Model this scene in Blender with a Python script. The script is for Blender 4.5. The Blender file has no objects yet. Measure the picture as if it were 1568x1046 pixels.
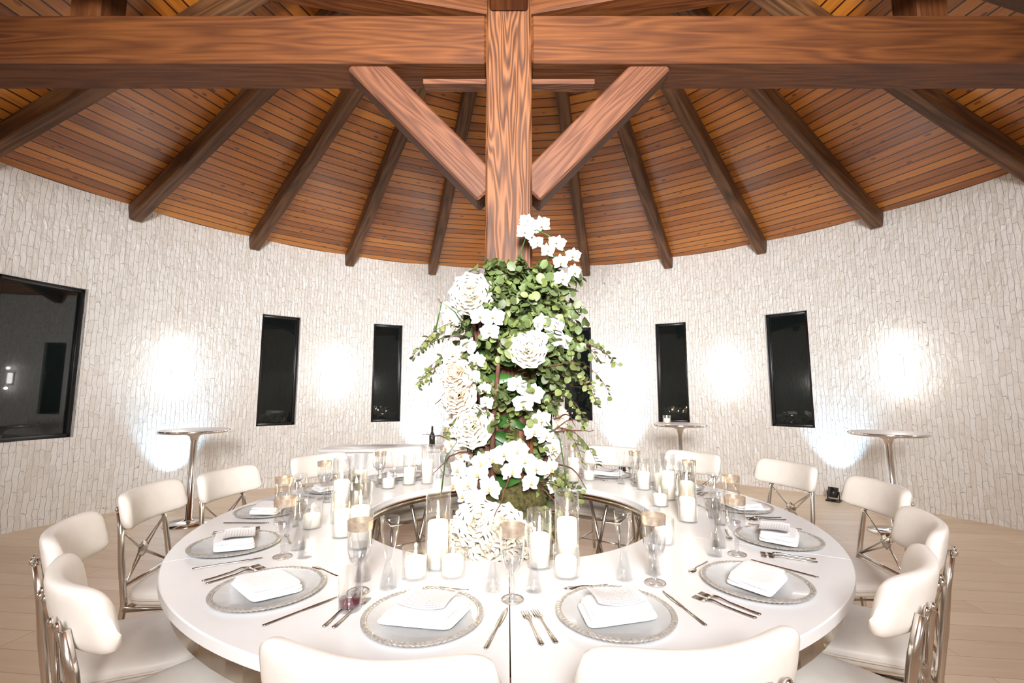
import bpy, math, random, bmesh
from mathutils import Vector, Matrix
from mathutils import noise as mn
random.seed(7)
D2R = math.pi/180
sc = bpy.context.scene
CX, CY = -0.02, 2.8        # centre of column / table
RX, RY = 0.10, 3.0         # centre of the round room
R = 5.7                    # room radius
TZ = 0.76                  # table height
SL = 0.34                  # roof slope

# ------------------------------------------------------------------ materials
def newmat(name):
    m = bpy.data.materials.new(name); m.use_nodes = True
    nt = m.node_tree
    b = nt.nodes['Principled BSDF']
    return m, nt, b
def N(nt, typ, **kw):
    n = nt.nodes.new(typ)
    for k, v in kw.items():
        if k.startswith('i_'):
            n.inputs[k[2:].replace('_', ' ')].default_value = v
        else:
            setattr(n, k, v)
    return n
def L(nt, a, b): nt.links.new(a, b)
def math_n(nt, op, a, b=None):
    n = nt.nodes.new('ShaderNodeMath'); n.operation = op
    for i, s in enumerate((a, b)):
        if s is None: continue
        if isinstance(s, (int, float)): n.inputs[i].default_value = s
        else: L(nt, s, n.inputs[i])
    return n.outputs[0]
def ramp(nt, fac, stops):
    r = nt.nodes.new('ShaderNodeValToRGB')
    el = r.color_ramp.elements
    while len(el) < len(stops): el.new(0.5)
    for e, (p, c) in zip(el, stops):
        e.position = p; e.color = (*c, 1)
    L(nt, fac, r.inputs[0]); return r.outputs[0]
def bump(nt, h, b, strength=0.3, dist=0.01):
    n = nt.nodes.new('ShaderNodeBump'); n.inputs['Strength'].default_value = strength
    n.inputs['Distance'].default_value = dist
    L(nt, h, n.inputs['Height']); L(nt, n.outputs[0], b.inputs['Normal'])
def plain(name, col, rough=0.5, metal=0.0, var=0.06, scale=8, bstr=0.0, coat=0, sss=0, emis=None, estr=0):
    m, nt, b = newmat(name)
    tc = N(nt, 'ShaderNodeTexCoord')
    no = N(nt, 'ShaderNodeTexNoise', i_Scale=scale, i_Detail=4.0); L(nt, tc.outputs['Object'], no.inputs['Vector'])
    lo = tuple(max(0, c*(1-var)) for c in col); hi = tuple(min(1, c*(1+var)) for c in col)
    L(nt, ramp(nt, no.outputs['Fac'], [(0.3, lo), (0.7, hi)]), b.inputs['Base Color'])
    b.inputs['Roughness'].default_value = rough; b.inputs['Metallic'].default_value = metal
    b.inputs['Coat Weight'].default_value = coat
    if sss:
        b.inputs['Subsurface Weight'].default_value = sss
        b.inputs['Subsurface Radius'].default_value = (0.02, 0.015, 0.01)
    if emis:
        b.inputs['Emission Color'].default_value = (*emis, 1); b.inputs['Emission Strength'].default_value = estr
    if bstr: bump(nt, no.outputs['Fac'], b, bstr, 0.005)
    return m
def wood(name, dark, light, rough=0.45, freq=55, grain=1.0, lat=4.0, lon=0.55):
    m, nt, b = newmat(name)
    tc = N(nt, 'ShaderNodeTexCoord'); oi = N(nt, 'ShaderNodeObjectInfo')
    off = math_n(nt, 'MULTIPLY', oi.outputs['Random'], 37.0)
    cb = N(nt, 'ShaderNodeCombineXYZ'); L(nt, off, cb.inputs[0]); L(nt, off, cb.inputs[1])
    ad = N(nt, 'ShaderNodeVectorMath', operation='ADD'); L(nt, tc.outputs['Object'], ad.inputs[0]); L(nt, cb.outputs[0], ad.inputs[1])
    mp = N(nt, 'ShaderNodeMapping'); mp.inputs['Scale'].default_value = (lon, lat, lat); L(nt, ad.outputs[0], mp.inputs[0])
    no = N(nt, 'ShaderNodeTexNoise', i_Scale=1.0, i_Detail=1.5, i_Roughness=0.4); L(nt, mp.outputs[0], no.inputs['Vector'])
    s = math_n(nt, 'SINE', math_n(nt, 'MULTIPLY', no.outputs['Fac'], freq*2))
    s = math_n(nt, 'MULTIPLY_ADD', s, 0.5)
    s.node.inputs[2].default_value = 0.5
    mp2 = N(nt, 'ShaderNodeMapping'); mp2.inputs['Scale'].default_value = (2.5, 60, 60); L(nt, ad.outputs[0], mp2.inputs[0])
    n2 = N(nt, 'ShaderNodeTexNoise', i_Scale=1.0, i_Detail=3.0); L(nt, mp2.outputs[0], n2.inputs['Vector'])
    n3 = N(nt, 'ShaderNodeTexNoise', i_Scale=1.7, i_Detail=3.0); L(nt, ad.outputs[0], n3.inputs['Vector'])
    f = math_n(nt, 'ADD', math_n(nt, 'MULTIPLY', s, 0.42*grain), math_n(nt, 'MULTIPLY', n2.outputs['Fac'], 0.45))
    f = math_n(nt, 'ADD', f, math_n(nt, 'MULTIPLY', n3.outputs['Fac'], 0.35))
    mid = tuple(a*0.6+c*0.4 for a, c in zip(dark, light))
    L(nt, ramp(nt, f, [(0.28, dark), (0.6, mid), (0.95, light)]), b.inputs['Base Color'])
    b.inputs['Roughness'].default_value = rough
    b.inputs['Specular IOR Level'].default_value = 0.3
    bump(nt, f, b, 0.6, 0.006)
    return m
M_COL = wood('column_wood', (0.030, 0.009, 0.0035), (0.19, 0.073, 0.027), 0.6, 34, 1.15, 13.0, 1.1)
M_BEAM = wood('beam_wood', (0.050, 0.0135, 0.0035), (0.200, 0.066, 0.015), 0.6, 26, 0.5, 8.0, 0.7)
M_BRACE = wood('brace_wood', (0.060, 0.020, 0.009), (0.21, 0.083, 0.040), 0.6, 34, 0.65, 10.0, 0.9)
M_RAFT = wood('rafter_wood', (0.050, 0.019, 0.0075), (0.26, 0.12, 0.048), 0.55, 20, 0.6, 7.0)

def mat_boards():
    m, nt, b = newmat('ceiling_boards')
    uv = N(nt, 'ShaderNodeUVMap'); sep = N(nt, 'ShaderNodeSeparateXYZ'); L(nt, uv.outputs[0], sep.inputs[0])
    v = math_n(nt, 'DIVIDE', sep.outputs[1], 0.125)
    fl = math_n(nt, 'FLOOR', v); fr = math_n(nt, 'FRACT', v)
    cb = N(nt, 'ShaderNodeCombineXYZ'); L(nt, fl, cb.inputs[0])
    seg = math_n(nt, 'FLOOR', math_n(nt, 'ADD', math_n(nt, 'DIVIDE', sep.outputs[0], 37.0), 0.5)); L(nt, seg, cb.inputs[1])
    wn = N(nt, 'ShaderNodeTexWhiteNoise'); L(nt, cb.outputs[0], wn.inputs['Vector'])
    mp = N(nt, 'ShaderNodeMapping'); mp.inputs['Scale'].default_value = (2.0, 30, 1); L(nt, uv.outputs[0], mp.inputs[0])
    no = N(nt, 'ShaderNodeTexNoise', i_Scale=1.0, i_Detail=4.0, i_Distortion=0.6); L(nt, mp.outputs[0], no.inputs['Vector'])
    mp3 = N(nt, 'ShaderNodeMapping'); mp3.inputs['Scale'].default_value = (4.0, 8, 1); L(nt, uv.outputs[0], mp3.inputs[0])
    vo = N(nt, 'ShaderNodeTexVoronoi', i_Scale=1.0); L(nt, mp3.outputs[0], vo.inputs['Vector'])
    knot = math_n(nt, 'LESS_THAN', vo.outputs['Distance'], 0.13)
    f = math_n(nt, 'ADD', math_n(nt, 'MULTIPLY', wn.outputs['Value'], 0.40), math_n(nt, 'MULTIPLY', no.outputs['Fac'], 0.6))
    f = math_n(nt, 'SUBTRACT', f, math_n(nt, 'MULTIPLY', knot, 0.35))
    col = ramp(nt, f, [(0.12, (0.13, 0.032, 0.005)), (0.5, (0.43, 0.135, 0.016)), (0.9, (0.66, 0.26, 0.036))])
    g = math_n(nt, 'LESS_THAN', fr, 0.13)
    mx = N(nt, 'ShaderNodeMix', data_type='RGBA'); L(nt, g, mx.inputs['Factor']); L(nt, col, mx.inputs['A']); mx.inputs['B'].default_value = (0.045, 0.012, 0.002, 1)
    L(nt, mx.outputs['Result'], b.inputs['Base Color'])
    b.inputs['Roughness'].default_value = 0.38
    b.inputs['Coat Weight'].default_value = 0.12; b.inputs['Coat Roughness'].default_value = 0.25
    h = math_n(nt, 'SUBTRACT', 1.0, g)
    bump(nt, math_n(nt, 'ADD', h, math_n(nt, 'MULTIPLY', no.outputs['Fac'], 0.2)), b, 0.9, 0.01)
    return m
M_BOARDS = mat_boards()

def mat_wall():
    m, nt, b = newmat('split_stone_wall')
    uv = N(nt, 'ShaderNodeUVMap'); sep = N(nt, 'ShaderNodeSeparateXYZ'); L(nt, uv.outputs[0], sep.inputs[0])
    wob = N(nt, 'ShaderNodeTexNoise', i_Scale=7.0, i_Detail=3.0); L(nt, uv.outputs[0], wob.inputs['Vector'])
    ws = N(nt, 'ShaderNodeSeparateXYZ'); L(nt, wob.outputs['Color'], ws.inputs[0])
    cb = N(nt, 'ShaderNodeCombineXYZ')
    L(nt, math_n(nt, 'ADD', sep.outputs[1], math_n(nt, 'MULTIPLY', ws.outputs[0], 0.18)), cb.inputs[0])
    L(nt, math_n(nt, 'ADD', sep.outputs[0], math_n(nt, 'MULTIPLY', ws.outputs[1], 0.045)), cb.inputs[1])
    br = N(nt, 'ShaderNodeTexBrick'); L(nt, cb.outputs[0], br.inputs['Vector'])
    br.offset = 0.43; br.squash = 0.6; br.squash_frequency = 3
    br.inputs['Scale'].default_value = 1.0
    br.inputs['Brick Width'].default_value = 0.25; br.inputs['Row Height'].default_value = 0.050
    br.inputs['Mortar Size'].default_value = 0.0020; br.inputs['Mortar Smooth'].default_value = 1.0
    br.inputs['Color1'].default_value = (0, 0, 0, 1); br.inputs['Color2'].default_value = (1, 1, 1, 1); br.inputs['Mortar'].default_value = (0.3, 0.3, 0.3, 1)
    mp = N(nt, 'ShaderNodeMapping'); mp.inputs['Scale'].default_value = (18, 7, 1); L(nt, uv.outputs[0], mp.inputs[0])
    no = N(nt, 'ShaderNodeTexNoise', i_Scale=1.0, i_Detail=5.0, i_Distortion=0.8); L(nt, mp.outputs[0], no.inputs['Vector'])
    f = math_n(nt, 'ADD', math_n(nt, 'MULTIPLY', br.outputs['Color'], 0.5), math_n(nt, 'MULTIPLY', no.outputs['Fac'], 0.5))
    col = ramp(nt, f, [(0.1, (0.79, 0.745, 0.68)), (0.4, (0.895, 0.865, 0.82)), (0.8, (0.95, 0.935, 0.91))])
    mx = N(nt, 'ShaderNodeMix', data_type='RGBA'); L(nt, math_n(nt, 'MULTIPLY', br.outputs['Fac'], 0.4), mx.inputs['Factor']); L(nt, col, mx.inputs['A']); mx.inputs['B'].default_value = (0.68, 0.62, 0.54, 1)
    L(nt, mx.outputs['Result'], b.inputs['Base Color'])
    b.inputs['Roughness'].default_value = 0.30
    b.inputs['Specular IOR Level'].default_value = 0.7
    h = math_n(nt, 'ADD', math_n(nt, 'MULTIPLY', br.outputs['Color'], 0.8), math_n(nt, 'MULTIPLY', no.outputs['Fac'], 1.9))
    h = math_n(nt, 'SUBTRACT', h, math_n(nt, 'MULTIPLY', br.outputs['Fac'], 0.4))
    bump(nt, h, b, 0.9, 0.019)
    return m
M_WALL = mat_wall()

def mat_floor():
    m, nt, b = newmat('pale_oak_floor')
    tc = N(nt, 'ShaderNodeTexCoord')
    mpr = N(nt, 'ShaderNodeMapping'); mpr.inputs['Rotation'].default_value = (0, 0, 0.12); L(nt, tc.outputs['Object'], mpr.inputs[0])
    br = N(nt, 'ShaderNodeTexBrick'); L(nt, mpr.outputs[0], br.inputs['Vector'])
    br.offset = 0.4; br.inputs['Scale'].default_value = 1.0; br.inputs['Brick Width'].default_value = 1.5; br.inputs['Row Height'].default_value = 0.19
    br.inputs['Mortar Size'].default_value = 0.0025
    br.inputs['Color1'].default_value = (0, 0, 0, 1); br.inputs['Color2'].default_value = (1, 1, 1, 1); br.inputs['Mortar'].default_value = (0, 0, 0, 1)
    mp = N(nt, 'ShaderNodeMapping'); mp.inputs['Scale'].default_value = (1.5, 14, 1); L(nt, mpr.outputs[0], mp.inputs[0])
    no = N(nt, 'ShaderNodeTexNoise', i_Scale=1.0, i_Detail=5.0, i_Distortion=0.8); L(nt, mp.outputs[0], no.inputs['Vector'])
    f = math_n(nt, 'ADD', math_n(nt, 'MULTIPLY', br.outputs['Color'], 0.35), math_n(nt, 'MULTIPLY', no.outputs['Fac'], 0.65))
    col = ramp(nt, f, [(0.15, (0.72, 0.54, 0.37)), (0.5, (0.83, 0.66, 0.48)), (0.85, (0.89, 0.74, 0.57))])
    mx = N(nt, 'ShaderNodeMix', data_type='RGBA'); L(nt, br.outputs['Fac'], mx.inputs['Factor']); L(nt, col, mx.inputs['A']); mx.inputs['B'].default_value = (0.55, 0.40, 0.26, 1)
    L(nt, mx.outputs['Result'], b.inputs['Base Color'])
    b.inputs['Roughness'].default_value = 0.42
    bump(nt, f, b, 0.1, 0.004)
    return m
M_FLOOR = mat_floor()

def thin_glass(name, tint=(1, 1, 1), refl=1.0, edge=0.06):
    m = bpy.data.materials.new(name); m.use_nodes = True; nt = m.node_tree
    for n in list(nt.nodes):
        if n.type != 'OUTPUT_MATERIAL': nt.nodes.remove(n)
    out = [n for n in nt.nodes if n.type == 'OUTPUT_MATERIAL'][0]
    tr = N(nt, 'ShaderNodeBsdfTransparent'); tr.inputs[0].default_value = (*tint, 1)
    gl = N(nt, 'ShaderNodeBsdfGlossy', i_Roughness=0.04); gl.inputs[0].default_value = (1, 1, 1, 1)
    lw = N(nt, 'ShaderNodeLayerWeight', i_Blend=0.30)
    f = math_n(nt, 'ADD', math_n(nt, 'MULTIPLY', lw.outputs['Facing'], 0.5*refl), edge*0.5)
    mx = N(nt, 'ShaderNodeMixShader'); L(nt, f, mx.inputs[0]); L(nt, tr.outputs[0], mx.inputs[1]); L(nt, gl.outputs[0], mx.inputs[2])
    L(nt, mx.outputs[0], out.inputs[0])
    return m
M_GLASS = thin_glass('clear_glass', (0.97, 0.975, 0.98))
M_GLASS2 = thin_glass('cut_crystal', (0.93, 0.93, 0.935), 1.1, 0.14)
M_WINE = plain('red_wine', (0.10, 0.015, 0.03), 0.1)
M_TABLE = plain('gloss_white_tabletop', (0.80, 0.80, 0.81), 0.28, var=0.01)
M_METAL = plain('champagne_metal', (0.74, 0.70, 0.65), 0.2, 1.0, var=0.05)
M_CHROME = plain('polished_steel', (0.78, 0.77, 0.76), 0.14, 1.0, var=0.03)
M_BRONZE = plain('mirror_bronze', (0.50, 0.45, 0.38), 0.15, 1.0, var=0.1)
M_GOLD = plain('silver_gold_rim', (0.58, 0.48, 0.38), 0.35, 0.7, var=0.2, scale=60)
M_GOLD2 = plain('antique_silver', (0.50, 0.46, 0.42), 0.25, 1.0, var=0.2, scale=60)
M_LEATHER = plain('ivory_leather', (0.80, 0.755, 0.705), 0.45, var=0.03, scale=14, bstr=0.12)
M_STITCH = plain('leather_piping', (0.70, 0.64, 0.56), 0.5)
M_PLATE = plain('pearl_glass_plate', (0.58, 0.59, 0.59), 0.28, 0.0, var=0.05, scale=30, coat=0.15)
M_BEAD = plain('silver_beaded_rim', (0.56, 0.54, 0.50), 0.3, 0.5, var=0.25, scale=90, bstr=0.5)
M_CLOTH = plain('white_linen', (0.88, 0.88, 0.895), 0.85, var=0.02, scale=120, bstr=0.2)
M_WAX = plain('candle_wax', (0.95, 0.90, 0.82), 0.5, sss=0.5, var=0.01)
M_FLAME = plain('candle_flame', (1, 0.8, 0.5), 0.5, emis=(1.0, 0.78, 0.46), estr=150)
M_SCONCE = plain('frosted_lamp_glass', (1, 1, 1), 0.5, emis=(1.0, 0.98, 0.95), estr=9)
M_LED = plain('led_lens', (0.8, 0.9, 1), 0.3, emis=(0.7, 0.87, 1), estr=8)
M_BLACK = plain('black_frame', (0.008, 0.008, 0.009), 0.35, var=0.1)
M_NIGHT = plain('night_window_glass', (0.006, 0.010, 0.010), 0.02, var=0.4, scale=1.5)
M_NIGHT.node_tree.nodes['Principled BSDF'].inputs['IOR'].default_value = 1.6
M_WHITE = plain('white_laminate', (0.88, 0.88, 0.88), 0.35, var=0.01)
M_PETAL = plain('orchid_petal', (0.88, 0.88, 0.87), 0.5, var=0.02, sss=0.1)
M_LIP = plain('orchid_lip', (0.74, 0.48, 0.14), 0.5, var=0.3, scale=40)
M_ROSE = plain('white_rose_petal', (0.88, 0.83, 0.72), 0.55, var=0.03, sss=0.1)
M_ROSE2 = plain('cream_rose_petal', (0.88, 0.75, 0.61), 0.55, var=0.04, sss=0.1)
M_LEAF = plain('eucalyptus_leaf', (0.085, 0.12, 0.038), 0.5, var=0.45, scale=7)
M_LEAF2 = plain('light_green_leaf', (0.165, 0.205, 0.060), 0.5, var=0.35, scale=7)
M_BIGLEAF = plain('orchid_leaf', (0.030, 0.09, 0.016), 0.3, var=0.3, scale=10)
M_BARK = plain('vine_bark', (0.10, 0.035, 0.02), 0.75, var=0.5, scale=20, bstr=0.8)
M_MOSS = plain('moss', (0.065, 0.055, 0.015), 0.95, var=0.7, scale=45, bstr=1.0)
M_BOTTLE = plain('dark_bottle_glass', (0.02, 0.02, 0.015), 0.1)

def mat_menu():
    m, nt, b = newmat('printed_menu')
    tc = N(nt, 'ShaderNodeTexCoord'); sep = N(nt, 'ShaderNodeSeparateXYZ'); L(nt, tc.outputs['Object'], sep.inputs[0])
    fr = math_n(nt, 'FRACT', math_n(nt, 'DIVIDE', sep.outputs[1], 0.011))
    ln = math_n(nt, 'LESS_THAN', fr, 0.35)
    mp = N(nt, 'ShaderNodeMapping'); mp.inputs['Scale'].default_value = (260, 90, 1); L(nt, tc.outputs['Object'], mp.inputs[0])
    no = N(nt, 'ShaderNodeTexNoise', i_Scale=1.0); L(nt, mp.outputs[0], no.inputs['Vector'])
    t = math_n(nt, 'MULTIPLY', ln, math_n(nt, 'GREATER_THAN', no.outputs['Fac'], 0.48))
    inside = math_n(nt, 'LESS_THAN', math_n(nt, 'ABSOLUTE', sep.outputs[0]), 0.062)
    t = math_n(nt, 'MULTIPLY', t, inside)
    mx = N(nt, 'ShaderNodeMix', data_type='RGBA'); L(nt, t, mx.inputs['Factor']); mx.inputs['A'].default_value = (0.74, 0.74, 0.76, 1); mx.inputs['B'].default_value = (0.5, 0.49, 0.49, 1)
    L(nt, mx.outputs['Result'], b.inputs['Base Color']); b.inputs['Roughness'].default_value = 0.6
    return m
M_MENU = mat_menu()

# ------------------------------------------------------------------ mesh builder
class MB:
    def __init__(s): s.v = []; s.f = []; s.m = []; s.s = []
    def add(s, vs, fs, mat=0, smooth=True, M=None):
        o = len(s.v)
        if M is not None: vs = [M @ Vector(v) for v in vs]
        s.v.extend([tuple(v) for v in vs])
        for f in fs:
            s.f.append(tuple(i+o for i in f)); s.m.append(mat); s.s.append(smooth)
    def box(s, c, d, mat=0, M=None, bev=0.0, seg=2):
        if bev <= 0:
            x, y, z = d[0]/2, d[1]/2, d[2]/2
            vs = [(c[0]+i*x, c[1]+j*y, c[2]+k*z) for i in (-1, 1) for j in (-1, 1) for k in (-1, 1)]
            fs = [(0, 1, 3, 2), (4, 6, 7, 5), (0, 4, 5, 1), (2, 3, 7, 6), (0, 2, 6, 4), (1, 5, 7, 3)]
            s.add(vs, fs, mat, False, M); return
        bm = bmesh.new(); bmesh.ops.create_cube(bm, size=1)
        for v in bm.verts: v.co = Vector((v.co.x*d[0]+c[0], v.co.y*d[1]+c[1], v.co.z*d[2]+c[2]))
        bmesh.ops.bevel(bm, geom=list(bm.edges), offset=bev, segments=seg, profile=0.5, affect='EDGES')
        bm.verts.index_update()
        s.add([v.co.copy() for v in bm.verts], [[v.index for v in f.verts] for f in bm.faces], mat, True, M)
        bm.free()
    def lathe(s, prof, n=24, mat=0, M=None, cap=False, smooth=True):
        vs = []; fs = []
        for (r, z) in prof:
            for i in range(n):
                a = 2*math.pi*i/n; vs.append((r*math.cos(a), r*math.sin(a), z))
        for j in range(len(prof)-1):
            for i in range(n):
                k = (i+1) % n
                fs.append((j*n+i, j*n+k, (j+1)*n+k, (j+1)*n+i))
        if cap:
            fs.append(tuple(range(n-1, -1, -1))); fs.append(tuple((len(prof)-1)*n+i for i in range(n)))
        s.add(vs, fs, mat, smooth, M)
    def tube(s, pts, rad, n=8, mat=0, M=None, closed=False, cap=True):
        pts = [Vector(p) for p in pts]; vs = []; fs = []
        m = len(pts); up = Vector((0, 0, 1))
        prev = None
        for i, p in enumerate(pts):
            if closed: t = pts[(i+1) % m]-pts[i-1]
            else: t = pts[min(i+1, m-1)]-pts[max(i-1, 0)]
            t.normalize()
            if prev is None:
                a = t.cross(up) if abs(t.z) < 0.95 else t.cross(Vector((1, 0, 0)))
            else: a = prev - t*prev.dot(t)
            a.normalize(); prev = a; b = t.cross(a)
            r = rad(i/(m-1)) if callable(rad) else rad
            for k in range(n):
                q = 2*math.pi*k/n
                vs.append(p+a*math.cos(q)*r+b*math.sin(q)*r)
        for j in range(m if closed else m-1):
            for i in range(n):
                k = (i+1) % n; j2 = (j+1) % m
                fs.append((j*n+i, j*n+k, j2*n+k, j2*n+i))
        if cap and not closed:
            fs.append(tuple(range(n-1, -1, -1))); fs.append(tuple((m-1)*n+i for i in range(n)))
        s.add(vs, fs, mat, True, M)
    def grid(s, fn, nu, nv, mat=0, M=None, wrapv=False, smooth=True, capu=False):
        vs = [fn(i/nu, j/nv) for i in range(nu+1) for j in range(nv if wrapv else nv+1)]
        w = nv if wrapv else nv+1; fs = []
        for i in range(nu):
            for j in range(nv):
                j2 = (j+1) % w
                fs.append((i*w+j, i*w+j2, (i+1)*w+j2, (i+1)*w+j))
        if capu:
            fs.append(tuple(range(w))); fs.append(tuple(nu*w+k for k in range(w-1, -1, -1)))
        s.add(vs, fs, mat, smooth, M)
    def mesh(s, name, mats):
        me = bpy.data.meshes.new(name); me.from_pydata(s.v, [], s.f)
        for m in mats: me.materials.append(m)
        me.polygons.foreach_set('material_index', s.m); me.polygons.foreach_set('use_smooth', s.s)
        me.update()
        bm = bmesh.new(); bm.from_mesh(me); bmesh.ops.recalc_face_normals(bm, faces=bm.faces); bm.to_mesh(me); bm.free()
        return me
def obj(name, me, loc=(0, 0, 0), rot=(0, 0, 0), parent=None):
    o = bpy.data.objects.new(name, me); sc.collection.objects.link(o)
    o.location = loc; o.rotation_euler = rot
    if parent: o.parent = parent
    return o
def empty(name, loc=(0, 0, 0), rot=(0, 0, 0)):
    o = bpy.data.objects.new(name, None); o.empty_display_size = 0.1; sc.collection.objects.link(o); o.location = loc; o.rotation_euler = rot
    return o
def WP(phi, r, z=0):   # room polar: phi measured from +y (back wall)
    a = phi*D2R; return Vector((RX+r*math.sin(a), RY+r*math.cos(a), z))
def TP(phi, r, z=0):   # table polar: phi measured from front of table
    a = phi*D2R; return Vector((CX+r*math.sin(a), CY-r*math.cos(a), z))
def light(name, typ, loc, energy, color=(1, 1, 1), parent=None, **kw):
    l = bpy.data.lights.new(name, typ); l.energy = energy; l.color = color
    for k, v in kw.items(): setattr(l, k, v)
    o = bpy.data.objects.new(name, l); sc.collection.objects.link(o); o.location = loc
    if parent: o.parent = parent
    return o
def aim(o, target):
    o.rotation_euler = (Vector(target)-o.location).to_track_quat('-Z', 'Y').to_euler()

# ------------------------------------------------------------------ room shell
WZ0, WZ1 = 0.94, 2.68
wins = [(-41.7, 0.57), (-24.2, 0.51), (-6.6, 0.51), (11.5, 0.51), (28.3, 0.52), (46.1, 0.58)]
ranges = [(p-w/2/R/D2R, p+w/2/R/D2R) for p, w in wins] + [(-89.2, -65.3)]
def build_wall():
    angs = set([round(-180+1.5*i, 3) for i in range(241)])
    for a, b in ranges: angs |= {round(a, 3), round(b, 3)}
    angs = sorted(angs)
    zs = [0, WZ0, WZ1, 4.0]
    verts = []; faces = []; uvs = []
    def quad(p, uv):
        o = len(verts); verts.extend([tuple(x) for x in p]); faces.append((o, o+1, o+2, o+3)); uvs.extend(uv)
    for i in range(len(angs)-1):
        a, b = angs[i], angs[i+1]
        if b-a < 0.001: continue
        mid = (a+b)/2
        inw = any(x < mid < y for x, y in ranges)
        for k in range(3):
            if k == 1 and inw: continue
            ua, ub = a*D2R*R, b*D2R*R
            quad([WP(a, R, zs[k]), WP(b, R, zs[k]), WP(b, R, zs[k+1]), WP(a, R, zs[k+1])], [(ua, zs[k]), (ub, zs[k]), (ub, zs[k+1]), (ua, zs[k+1])])
        if inw:
            for z in (WZ0, WZ1):
                quad([WP(a, R, z), WP(b, R, z), WP(b, R+0.2, z), WP(a, R+0.2, z)], [(a*D2R*R, z), (b*D2R*R, z), (b*D2R*R, z+.2), (a*D2R*R, z+.2)])
    for a, b in ranges:
        for q in (a, b):
            quad([WP(q, R, WZ0), WP(q, R+0.2, WZ0), WP(q, R+0.2, WZ1), WP(q, R, WZ1)], [(0, WZ0), (.2, WZ0), (.2, WZ1), (0, WZ1)])
    for i in range(240):
        a, b = -180+1.5*i, -178.5+1.5*i
        quad([WP(a, R+0.22, 0), WP(b, R+0.22, 0), WP(b, R+0.22, 3.75), WP(a, R+0.22, 3.75)], [(0, 0)]*4)
    me = bpy.data.meshes.new('wall_round'); me.from_pydata(verts, [], faces)
    ul = me.uv_layers.new(name='UVMap')
    for i, u in enumerate(uvs): ul.data[i].uv = u
    me.materials.append(M_WALL)
    obj('wall_round', me)
build_wall()

mb = MB(); mb.lathe([(0.001, 0), (6.2, 0), (6.2, -0.1), (0.001, -0.1)], 96, smooth=False)
obj('floor', mb.mesh('floor', [M_FLOOR]), (RX, RY, 0))

def ztop(r): return 3.87+SL*(R-r)
NR = 24; STEP = 15.0; PH0 = -1.5
def build_ceiling():
    verts = []; faces = []; uvs = []
    sl = math.sqrt(1+SL*SL)
    for k in range(NR):
        a, b = PH0+k*STEP, PH0+(k+1)*STEP; half = STEP/2*D2R
        r0, r1 = 0.02, 6.15
        o = len(verts)
        for (q, r) in ((a, r0), (b, r0), (b, r1), (a, r1)):
            verts.append(tuple(WP(q, r, ztop(r))))
            sgn = -1 if q == a else 1
            uvs.append((k*37+sgn*r*math.sin(half), r*math.cos(half)*sl))
        faces.append((o, o+1, o+2, o+3))
    me = bpy.data.meshes.new('ceiling'); me.from_pydata(verts, [], faces)
    ul = me.uv_layers.new(name='UVMap')
    for i, u in enumerate(uvs): ul.data[i].uv = u
    me.materials.append(M_BOARDS)
    o = obj('ceiling', me)
    md = o.modifiers.new('thick', 'SOLIDIFY'); md.thickness = 0.06; md.offset = 1
build_ceiling()

def beam(name, p0, p1, w, h, mat, bev=0.012, roll=0):
    p0 = Vector(p0); p1 = Vector(p1); d = p1-p0; ln = d.length
    mb = MB(); mb.box((0, 0, 0), (ln, w, h), 0, None, bev, 1)
    o = obj(name, mb.mesh(name, [mat]), (p0+p1)/2)
    x = d.normalized(); y = Vector((0, 0, 1)).cross(x)
    if y.length < 0.01: y = Vector((0, 1, 0))
    y.normalize(); z = x.cross(y)
    o.rotation_euler = Matrix((x, y, z)).transposed().to_euler()
    for p in o.data.polygons: p.use_smooth = False
    return o
for k in range(NR):
    ph = PH0+k*STEP
    off = 0.117
    beam('rafter', WP(ph, 0.8, ztop(0.8)-off), WP(ph, 5.69, ztop(5.69)-off), 0.14, 0.22, M_RAFT)
mb = MB(); mb.lathe([(0.001, 5.10), (0.85, 5.10), (0.85, 5.5), (0.001, 5.65)], 24, smooth=False)
obj('roof_hub', mb.mesh('hub', [M_RAFT]), (RX, RY, 0))
beam('timber_column', (CX, CY, 0), (CX, CY, 5.2), 0.285, 0.285, M_COL, 0.015)
for s, ln in ((-1, 5.2), (1, 5.4)):
    beam('tie_beam', (CX+s*0.143, CY, 3.685), (CX+s*ln, CY, 3.685), 0.27, 0.33, M_BEAM, 0.015)
    beam('knee_brace', (CX+s*0.12, CY, 2.70), (CX+s*0.96, CY, 3.58), 0.19, 0.205, M_BRACE)
    beam('diagonal_beam', (CX+s*0.14, CY-0.03, 3.98), (CX+s*4.0, CY-0.85, 3.98), 0.2, 0.24, M_BEAM)
    beam('roof_strut', (CX+s*2.75, CY, 3.85), (CX+s*2.75, CY, 4.75), 0.2, 0.2, M_BEAM)
    beam('roof_strut', (CX+s*0.15, CY, 4.2), (CX+s*2.3, CY, 4.85), 0.18, 0.2, M_BEAM)
    beam('cross_beam', (CX, CY+s*0.14, 3.98), (CX, CY+s*4.0, 3.98), 0.24, 0.24, M_BEAM)
beam('ledger_board', (CX-0.57, CY+0.06, 3.50), (CX-0.15, CY+0.06, 3.50), 0.09, 0.035, M_BRACE, 0.004)
beam('ledger_board', (CX+0.15, CY+0.06, 3.50), (CX+0.57, CY+0.06, 3.50), 0.09, 0.035, M_BRACE, 0.004)

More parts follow.
